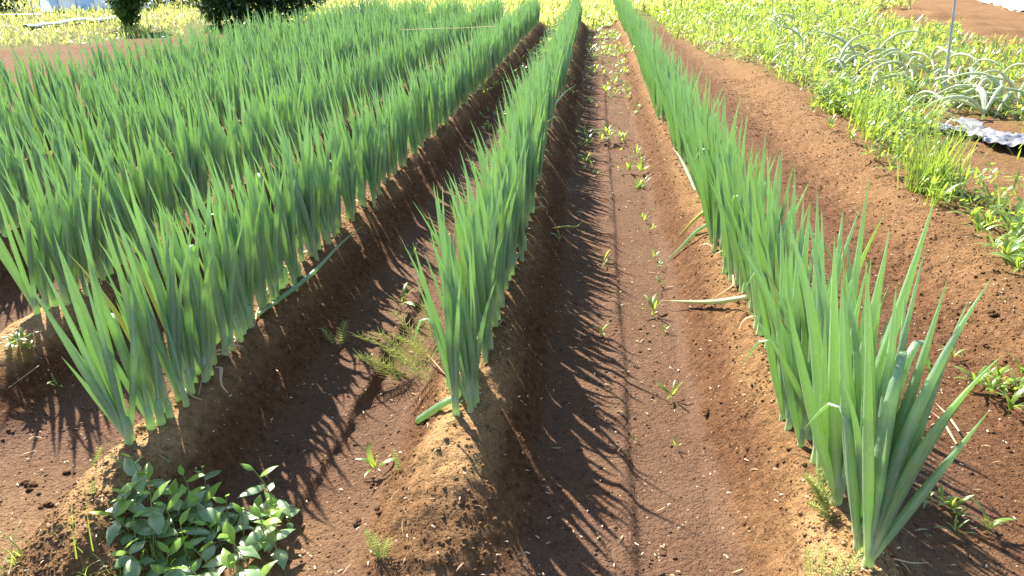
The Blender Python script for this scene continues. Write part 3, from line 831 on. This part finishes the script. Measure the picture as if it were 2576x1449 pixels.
# ------------------------------------------------------------------ horsetails
def horsetail(u, v, hgt, whorls, lean, az, label, group=None, blen=.035, p=None):
    p = p if p is not None else ground(u, v)
    root = thing('horsetail', label, 'horsetail', p, group, az)
    t = np.linspace(0, 1, 8)
    ang = lean * (.5 + .5 * t)
    x = np.concatenate([[0], np.cumsum(np.sin(ang[1:]))]) / 7 * hgt; z = np.concatenate([[0], np.cumsum(np.cos(ang[1:]))]) / 7 * hgt
    path = np.stack([x, 0 * x, z], -1)
    path[0, 2] = -.01
    m2 = MB(); V, Q, tv = tube(path, .0016 * (1 - .5 * t), .0016 * (1 - .5 * t), (0, 1, 0), 5); m2.add(V, Q, t=tv); m2.build('stem', M_HORSE, root)
    r = np.random.default_rng(int(u + v * 3))
    for k in range(whorls):
        q = .12 + .86 * k / whorls
        c = np.array([np.interp(q, t, path[:, a]) for a in range(3)])
        m3 = MB()
        for b in range(r.integers(5, 8)):
            a = b * 1.05 + r.uniform(-.2, .2); L = blen * (1.15 - .75 * q) * r.uniform(.7, 1.2)
            e = np.array([math.cos(a) * .8 + math.sin(lean) * .35, math.sin(a) * .8, .55]) * L
            V, Q, tv = tube([c * 0, e * .5 + (0, 0, -.002), e], np.array([.0010, .0009, .0004]), np.array([.0010, .0009, .0004]), (0.3, .2, 1), 4)
            m3.add(V, Q, t=tv)
        w = m3.build('whorl', M_HORSE, root); w.location = c
    return root
LH = 'pale feathery horsetail sprawled beside the end of the single row'
for (u, v, h, l, a) in [(1060, 935, .22, 1.25, 3.3), (1090, 950, .20, 1.2, 3.0), (1075, 900, .18, 1.1, 2.6), (1100, 920, .16, 1.0, 3.6), (1040, 960, .18, 1.3, 3.4), (1085, 975, .15, 1.2, 2.9), (1010, 965, .14, 1.3, 3.1), (1095, 870, .14, .8, 2.2)]:
    horsetail(u, v, h * 1.35, 10, l, a, LH, 'sprawled horsetails by the single row', .075)
horsetail(855, 872, .12, 9, .35, .3, 'dark thin horsetail standing in the shaded block furrow', None, .04)
horsetail(840, 868, .09, 7, .9, 2.8, 'small horsetail branching low in the shaded block furrow', None, .035)
horsetail(362, 1215, .11, 9, 1.1, 3.0, 'dull horsetail lying at the end of the block row above the leafy weed', None, .035)
horsetail(240, 1205, .09, 9, .5, .5, 'yellow horsetail sprig on the dry end of the block ridge', 'yellow horsetails on the ridge end', .02)
horsetail(232, 1245, .04, 5, .3, .5, 'yellow horsetail sprig on the dry end of the block ridge', 'yellow horsetails on the ridge end', .015)
horsetail(1005, 1188, .075, 8, .35, 2.5, 'single upright horsetail sprig on the open furrow end by a seedling', None, .014)
for (u, v, h, l, a) in [(955, 1408, .07, .3, 2.2), (950, 1400, .08, .5, 2.8), (965, 1405, .06, .3, .4)]:
    horsetail(u, v, h, 8, l, a, 'yellow green horsetail tuft on bare soil before the single ridge', 'horsetails before the single ridge', .025)
for (u, v, h, l, a) in [(2085, 1300, .12, .8, 2.6), (2080, 1290, .12, .7, 3.0), (2090, 1280, .11, 1.0, 2.8), (2090, 1310, .09, 1.1, 3.3), (2085, 1295, .13, .5, 2.4)]:
    horsetail(u, v, h, 9, l, a, 'bright yellow horsetail leaning from the foot of the front weed-side onion', 'yellow horsetails by the front onion', .03)
for (u, v, h, l, a) in [(2040, 1465, .09, .3, 2.5), (2090, 1470, .08, .3, .5), (2120, 1460, .09, .5, .3), (2065, 1462, .08, .4, 1.5)]:
    horsetail(u, v, h, 9, l, a, 'short yellow horsetail tuft before the front weed-side onion', 'short horsetails before the front onion', .025)

# thin grass on the near soil at the broad-leaved weed
for (u, v, s, n, sp) in [(60, 1400, .14, 12, .9), (420, 1430, .12, 24, .7), (370, 1400, .12, 20, .8), (30, 1430, .12, 10, .8), (200, 1390, .13, 5, .35), (300, 1440, .08, 14, .8), (210, 1450, .08, 10, .8), (480, 1420, .12, 14, .5), (620, 1330, .10, 5, .3)]:
    grass_tuft(u, v, s, n, 'wispy yellow green grass on bare soil around the broad-leaved weed', 'wispy grass by the broad-leaved weed', spread=sp, w=.016)
for (u, v, s, n) in [(40, 880, .05, 12), (60, 870, .05, 12), (75, 885, .045, 10)]:
    seedling(u, v, s, n, 'pale chickweed cushion on the shaded soil at the second block row end', 'chickweed at the second block row', rw)

# ------------------------------------------------------------------ broad-leaved weed, each leaf a piece
BL = []
for k in range(8):
    t = np.linspace(0, 1, 8)
    a = rng.uniform(.1, .3) + rng.uniform(.5, 1.3) * t
    path = np.stack([np.cumsum(np.cos(a - .3)) / 8, .04 * np.sin(3 * t), -np.cumsum(np.sin(a - .45)) / 8], -1); path -= path[0]
    w = .20 * np.array([.10, .62, .95, 1.0, .88, .62, .32, .02])
    V, Q, tv = blade(path, w, (0, 1, 0), .28)
    m2 = MB(); m2.add(V, Q, t=tv); BL.append(m2.mesh('leaf', M_BROAD))
M_BTOP = leaf_material('broad_leaf_young', cols=[(.16, .30, .05), (.22, .36, .06)], trans=(.5, .7, .06), tfac=.45, rough=.35)
YL = []
for me in BL[:3]:
    c = me.copy(); c.materials.clear(); c.materials.append(M_BTOP); YL.append(c)
rb = random.Random(3)
spots = [(350, 1290), (395, 1270), (440, 1290), (500, 1270), (545, 1300), (600, 1290), (650, 1300), (690, 1285), (340, 1350), (390, 1345), (450, 1350), (510, 1345), (560, 1360), (620, 1345), (665, 1370), (360, 1410), (420, 1420), (480, 1415), (540, 1425), (600, 1415), (650, 1440), (690, 1340), (400, 1470), (470, 1475), (530, 1480), (590, 1475), (640, 1490), (330, 1315), (475, 1310), (580, 1330), (715, 1275), (735, 1310), (310, 1270), (520, 1235), (380, 1235), (720, 1400)]
for (u, v) in spots:
    p = ground(u + rb.uniform(-8, 8), v + 20)
    root = thing('leafy_weed', 'glossy dark pointed-leaf sprig of the broad-leaved weed patch at the block end', 'weed', p, 'sprigs of the broad-leaved weed patch', rb.uniform(0, 6.28))
    h = rb.uniform(.06, .17); lean = rb.uniform(0, .45)
    t = np.linspace(0, 1, 6)
    path = np.stack([lean * h * t ** 1.5, 0 * t, h * t - .01], -1)
    m2 = MB(); V, Q, tv = tube(path, .0022 * (1 - .5 * t), .0022 * (1 - .5 * t), (0, 1, 0), 6); m2.add(V, Q, t=tv)
    st = m2.build('stem', M_STEM, root)
    n = rb.choice([5, 6, 6, 7])
    for k in range(n):
        q = .25 + .75 * k / (n - 1)
        c = [float(np.interp(q, t, path[:, a])) for a in range(3)]
        L = rb.choice([.05, .07, .085, .10, .115]) * rb.uniform(.85, 1.1) * (1.05 - .55 * max(0, q - .6) / .4)
        young = k >= n - 2
        add_obj('leaf', rb.choice(YL if young else BL), st, c, (rb.uniform(-.3, .3), rb.uniform(-.25, .15) - (.6 if young else 0), k * 2.4 + rb.uniform(-.4, .4)), (L, L * rb.uniform(.85, 1.15), L))

# ------------------------------------------------------------------ pole, films, straw
p = ground(2373, 262)
m2 = MB()
V, Q, t = tube([(0, 0, -.05), (-.05, .0, .5), (-.105, 0, 1.1), (-.165, 0, 1.75)], .013, .013, (1, 0, 0), 10); m2.add(V, Q, t=t)
pr = thing('garden_pole', 'thin grey metal garden pole standing among the lodged onions', 'pole', p)
m2.build('shaft', M_POLE, pr)
for zc, xo in ((.42, -.042), (.95, -.091), (1.45, -.138)):
    m2 = MB(); V, Q, t = tube([(xo, 0, zc - .012), (xo, 0, zc), (xo, 0, zc + .012)], np.array([.012, .0145, .012]), np.array([.012, .0145, .012]), (1, 0, 0), 10); m2.add(V, Q)
    m2.build('joint_ring', M_POLE, pr)

def crumpled(name, c, sx, sy, amp, nx_, ny_, mat, label, cat, rot, seed, lift=.02, thr=None):
    xs, ys = np.meshgrid(np.linspace(-1, 1, nx_), np.linspace(-1, 1, ny_))
    X = xs * sx * (1 + .25 * vnoise(ys * 2, ys * 0, .5, seed)); Y = ys * sy * (1 + .35 * vnoise(xs * 2, xs * 0, .4, seed + 1)) + .25 * sy * np.sin(xs * 2.2)
    ca, sa = math.cos(rot), math.sin(rot)
    wx = c.x + X * ca - Y * sa; wy = c.y + X * sa + Y * ca
    f = 1 - np.abs(vnoise(X + .3 * vnoise(X, Y, .2, seed + 4), Y, .14, seed + 2)); g = np.abs(vnoise(X, Y, .06, seed + 3))
    Z = height(wx, wy, False) + lift + amp * (f * .7 + .45 * g + .25 * vnoise(X, Y, .4, seed + 6))
    i = np.arange(ny_ - 1)[:, None] * nx_ + np.arange(nx_ - 1)[None]
    F = np.stack([i, i + 1, i + nx_ + 1, i + nx_], -1).reshape(-1, 4)
    me = fast_mesh(name, np.stack([wx - c.x, wy - c.y, Z - c.z], -1).reshape(-1, 3), F, smooth=True); me.materials.append(mat)
    o = add_obj(name, me, None, c)
    so = o.modifiers.new('thick', 'SOLIDIFY'); so.thickness = .002
    return tag(o, label, cat)
crumpled('plastic_film', ground(2575, 372), .75, .26, .06, 90, 44, M_FILM, 'crumpled grey plastic mulch film lying on the bank soil', 'plastic film', -1.3, 70, lift=.015)

# mulch bed on the bare plot: black sheet with a shiny tucked edge
c = Vector((14.8, 28.0, 0)); c.z = hz(c.x, c.y)
root = thing('mulch_bed', 'flat dark plastic mulched bed with shiny white edge on the bare plot', 'mulch bed', c, None, -math.atan2(.283, .959))
n = 40
xs, ys = np.meshgrid(np.linspace(-1.6, 1.6, n), np.linspace(-6, 6, n))
Z = .20 * (1 - np.clip((np.abs(xs) - 1.2) / .4, 0, 1) ** 2) + .012 * vnoise(xs, ys, .4, 4) + .06
i = np.arange(n - 1)[:, None] * n + np.arange(n - 1)[None]
F = np.stack([i, i + 1, i + n + 1, i + n], -1).reshape(-1, 4)
me = fast_mesh('sheet', np.stack([xs, ys, Z], -1).reshape(-1, 3), F); me.materials.append(plain('dark_mulch', (.10, .115, .12), (.14, .155, .16), 5, .5, .4))
add_obj('sheet', me, root)
q = np.linspace(0, 1, 90)
for sx in (-1, 1):
    m2 = MB()
    V, Q, t = tube(np.stack([sx * 1.72 + .10 * vnoise(q, q * 0, .05, 5), -6.1 + 12.2 * q, .07 + .05 * vnoise(q, q * 0, .03, 6)], -1), .30 + .06 * vnoise(q, q * 0, .04, 7), .11, (1, 0, 0), 8); m2.add(V, Q)
    m2.build('tucked_edge', M_FILMW, root)

o = MB(); V, Q, t = tube([(0, 0, 0), (.3, .04, .012), (.62, .02, .02), (.95, -.02, .04)], .0026, .0026, (0, 0, 1), 5); o.add(V, Q)
d = _fwd + _right * (1005 - 1288) / FPX - _up * (76 - 724.5) / FPX
tt = (.80 - CAM_H) / d[2]; st = EYE + d * tt
s = o.build('straw_stalk', M_STRAW); s.location = st; s.rotation_euler = (0, 0, R(4))
tag(s, 'pale straight straw stalk lying across the onion tips', 'straw')

# ------------------------------------------------------------------ meadow and background on the left
def meadow_mask(x, y): return (grass_left(x, y) > .05) & (((x + 7.5) / 2.0) ** 2 + ((y - 18.2) / 1.5) ** 2 > 1)
cover(30000, (-27, -5.0), (13, 34, 1.15), .09, .04, .075, .24, meadow_mask, mat=M_MEADOW, name='meadow_grass', label='sunlit yellow green meadow grass left of the onion field', cat='grass', tilt=(.0, 1.3), grassy=.55, far_k=.025)

m2 = MB()
a = ground(66, 79); b = ground(290, 51)
q = np.linspace(0, 1, 24)
path = np.array([a])[0] * (1 - q[:, None]) + np.array([b])[0] * q[:, None]
path[:, 2] = height(path[:, 0], path[:, 1]) + .06 + .03 * vnoise(q, q * 0, .1, 9)
V, Q, t = tube(path - np.array(a), .09, .04, (1, 0, 0), 8); m2.add(V, Q)
o = m2.build('film_strip', M_FILMW); o.location = a
tag(o, 'long white film strip lying through the meadow grass', 'film strip')

def leaf_cloud(n, blobs, size, seed):
    r = np.random.default_rng(seed); mb = MB()
    wts = np.array([b[3] * b[4] * b[5] for b in blobs]) ** .8; wts = wts / wts.sum()
    B = np.array(blobs)[r.choice(len(blobs), n, p=wts)]
    d = r.normal(size=(n, 3)); d /= np.linalg.norm(d, axis=1)[:, None]
    rad = r.uniform(.25, 1, n) ** .45 * (1 + .2 * np.sin(d[:, 0] * 7 + seed) * np.sin(d[:, 2] * 6))
    P = B[:, :3] + d * B[:, 3:6] * rad[:, None]
    P = P[P[:, 2] > .02]; n = len(P)
    add_cards(mb, P, size * r.uniform(.6, 1.3, n), np.full(n, size * .3), r.uniform(0, 6.28, n), r.uniform(-1.0, .7, n), r.random(n), np.full(n, -.4))
    return mb

def tree(name, label, cat, loc, blobs, n, size, mat, trunk_h, trunk_r, seed, group=None):
    root = thing(name, label, cat, loc, group)
    m2 = MB()
    V, Q, t = tube([(0, 0, -.1), (.02, 0, trunk_h * .4), (.05, .03, trunk_h)], np.array([trunk_r, trunk_r * .8, trunk_r * .35]), np.array([trunk_r, trunk_r * .8, trunk_r * .35]), (1, 0, 0), 8); m2.add(V, Q)
    r = np.random.default_rng(seed)
    for b in blobs:
        s = np.array([.02, 0, trunk_h * r.uniform(.15, .5)]); e = np.array(b[:3])
        V, Q, t = tube([s, (s + e) / 2 + r.normal(0, .05, 3), e], np.array([.5, .35, .12]) * trunk_r, np.array([.5, .35, .12]) * trunk_r, (.3, 1, .1), 6); m2.add(V, Q)
    m2.build('trunk', M_BARK, root)
    leaf_cloud(n, blobs, size, seed).build('crown', mat, root)
    return root

def gpt(u, v, z=0): 
    p = ground(u, v); return p
p = gpt(328, 74)
tree('young_tree', 'small dense green tree standing in the meadow grass', 'tree', p,
     [(0, 0, .2, .22, .22, .25), (.05, -.05, .5, .34, .3, .3), (0, 0, .35, .26, .26, .34), (-.12, .1, .75, .42, .4, .38), (.2, -.05, .95, .45, .4, .4), (-.25, .05, 1.2, .42, .4, .4), (.1, 0, 1.5, .5, .45, .45), (.38, 0, .72, .22, .25, .2), (.0, 0, 1.9, .4, .4, .4)], 9500, .075, M_TREE, 1.3, .06, 3)
p = Vector((-7.8, 18.7, 0)); p.z = hz(p.x, p.y)
tree('evergreen_tree', 'large dark evergreen with drooping branches behind the onion block', 'tree', p,
     [(0, -.2, .5, 1.5, 1.0, .5), (0, 0, 1.0, 1.3, 1.1, .9), (-.9, 0, .7, .65, .8, .65), (-1.1, -.2, 1.4, .6, .7, .6), (.9, 0, 1.1, .75, .9, .8), (.2, 0, 2.0, 1.4, 1.2, 1.0), (-.4, 0, 3.0, 1.1, 1.0, 1.0), (.5, 0, 3.6, .8, .8, .9), (1.3, .3, 1.8, .6, .7, .6)], 12000, .135, M_CON, 3.2, .14, 8)
p = gpt(545, 62)  # separate lime leaves added to stand for the evergreen's sunlit lower edge
tree('sunlit_edge_leaves', 'yellow green leaf clump added as the sunlit lower edge of the dark evergreen', 'shrub', p,
     [(0, 0, .35, .35, .3, .35), (.25, .1, .55, .3, .3, .35), (-.1, 0, .75, .25, .25, .3)], 1500, .085, M_COVER, .6, .03, 9)

p = Vector((-18.7, 23.4, 0)); p.z = hz(p.x, p.y)
tree('dark_hedge', 'dark overgrown hedge behind the pipe frame', 'hedge', p,
     [(-1.0, 0, .7, .9, .7, .8), (0, 0, .8, 1.0, .7, .9), (.8, -.1, .6, .7, .6, .7), (-2.2, 0, .8, .9, .7, .9), (.2, 0, 1.6, 1.2, .7, .8)], 4500, .15, M_CON, 1.6, .1, 12)
p = Vector((-14.3, 28.0, 0)); p.z = hz(p.x, p.y)
tree('dark_shrub', 'dark shrub far behind between the small tree and the evergreen', 'shrub', p,
     [(-1.2, 0, .7, 1.0, .7, .8), (.2, 0, .8, 1.1, .7, .9), (1.6, .3, .7, 1.0, .7, .8)], 2800, .18, M_CON, 1.0, .08, 13)

# plastic tunnel
def tunnel(c, L, rad, rot):
    root = thing('plastic_tunnel', 'low arched tunnel covered in blue and white plastic film in the meadow', 'tunnel', c, None, rot)
    hoops = 7
    for k in range(hoops - 1):
        x0, x1 = -L / 2 + L * k / (hoops - 1), -L / 2 + L * (k + 1) / (hoops - 1)
        m2 = MB(); th = np.linspace(-.06, math.pi + .06, 22)
        rows_ = []
        for s in np.linspace(0, 1, 7):
            sag = 1 - .035 * math.sin(math.pi * s) + .012 * vnoise(th * 3, th * 0 + s, .4, k)
            rows_.append(np.stack([th * 0 + x0 + (x1 - x0) * s, np.cos(th) * rad * sag * .9, np.sin(th) * rad * sag], -1))
        V = np.array(rows_).reshape(-1, 3); n = len(th)
        i = np.arange(6)[:, None] * n + np.arange(n - 1)[None]
        m2.add(V, np.stack([i, i + 1, i + n + 1, i + n], -1).reshape(-1, 4))
        o = m2.build('film_panel', M_WHITEF if k in (1, 3, 5) else M_BLUE, root)
    for k in range(hoops):
        x0 = -L / 2 + L * k / (hoops - 1); th = np.linspace(-.1, math.pi + .1, 20)
        m2 = MB(); V, Q, t = tube(np.stack([th * 0 + x0, np.cos(th) * rad * .915, np.sin(th) * rad * 1.015], -1), .014, .014, (1, 0, 0), 6); m2.add(V, Q)
        m2.build('hoop', M_POLE, root)
    for th in (.75, 1.57, 2.39):
        m2 = MB(); V, Q, t = tube([(-L / 2 - .05, math.cos(th) * rad * .94, math.sin(th) * rad * 1.04), (0, math.cos(th) * rad * .94, math.sin(th) * rad * 1.04), (L / 2 + .05, math.cos(th) * rad * .94, math.sin(th) * rad * 1.04)], .012, .012, (0, 1, 0), 6); m2.add(V, Q)
        m2.build('rail', M_POLE, root)
    return root
p = Vector((-15.94, 25.18, 0)); p.z = hz(p.x, p.y)
tunnel(p, 3.0, 1.1, R(22.8))

# bare pipe frame left of the tunnel
p = Vector((-15.7, 20.9, 0)); p.z = hz(p.x, p.y)
root = thing('pipe_frame', 'bare grey pipe frame standing before the dark hedge', 'frame', p, None, R(25))
for x0 in (-.85, -.42, 0, .42):
    m2 = MB(); V, Q, t = tube([(x0, 0, -.1), (x0, 0, .5), (x0, .03, 1.15)], .016, .016, (1, 0, 0), 8); m2.add(V, Q); m2.build('post', M_POLE, root)
for z0 in (.10, .55, 1.0):
    m2 = MB(); V, Q, t = tube([(-1.0, -.03, z0), (-.2, -.03, z0 + .01), (.6, -.03, z0)], .016, .016, (0, 1, 0), 8); m2.add(V, Q); m2.build('rail', M_POLE, root)

m2 = MB(); V, Q, t = tube([(0, 0, -.1), (0, 0, .5), (0, .01, 1.6)], .05, .05, (1, 0, 0), 10); m2.add(V, Q)
pw = Vector((-14.6, 27.0, 0)); pw.z = hz(pw.x, pw.y)
o = m2.build('white_post', M_FILMW); o.location = pw; tag(o, 'white post rising behind the small meadow tree', 'post')
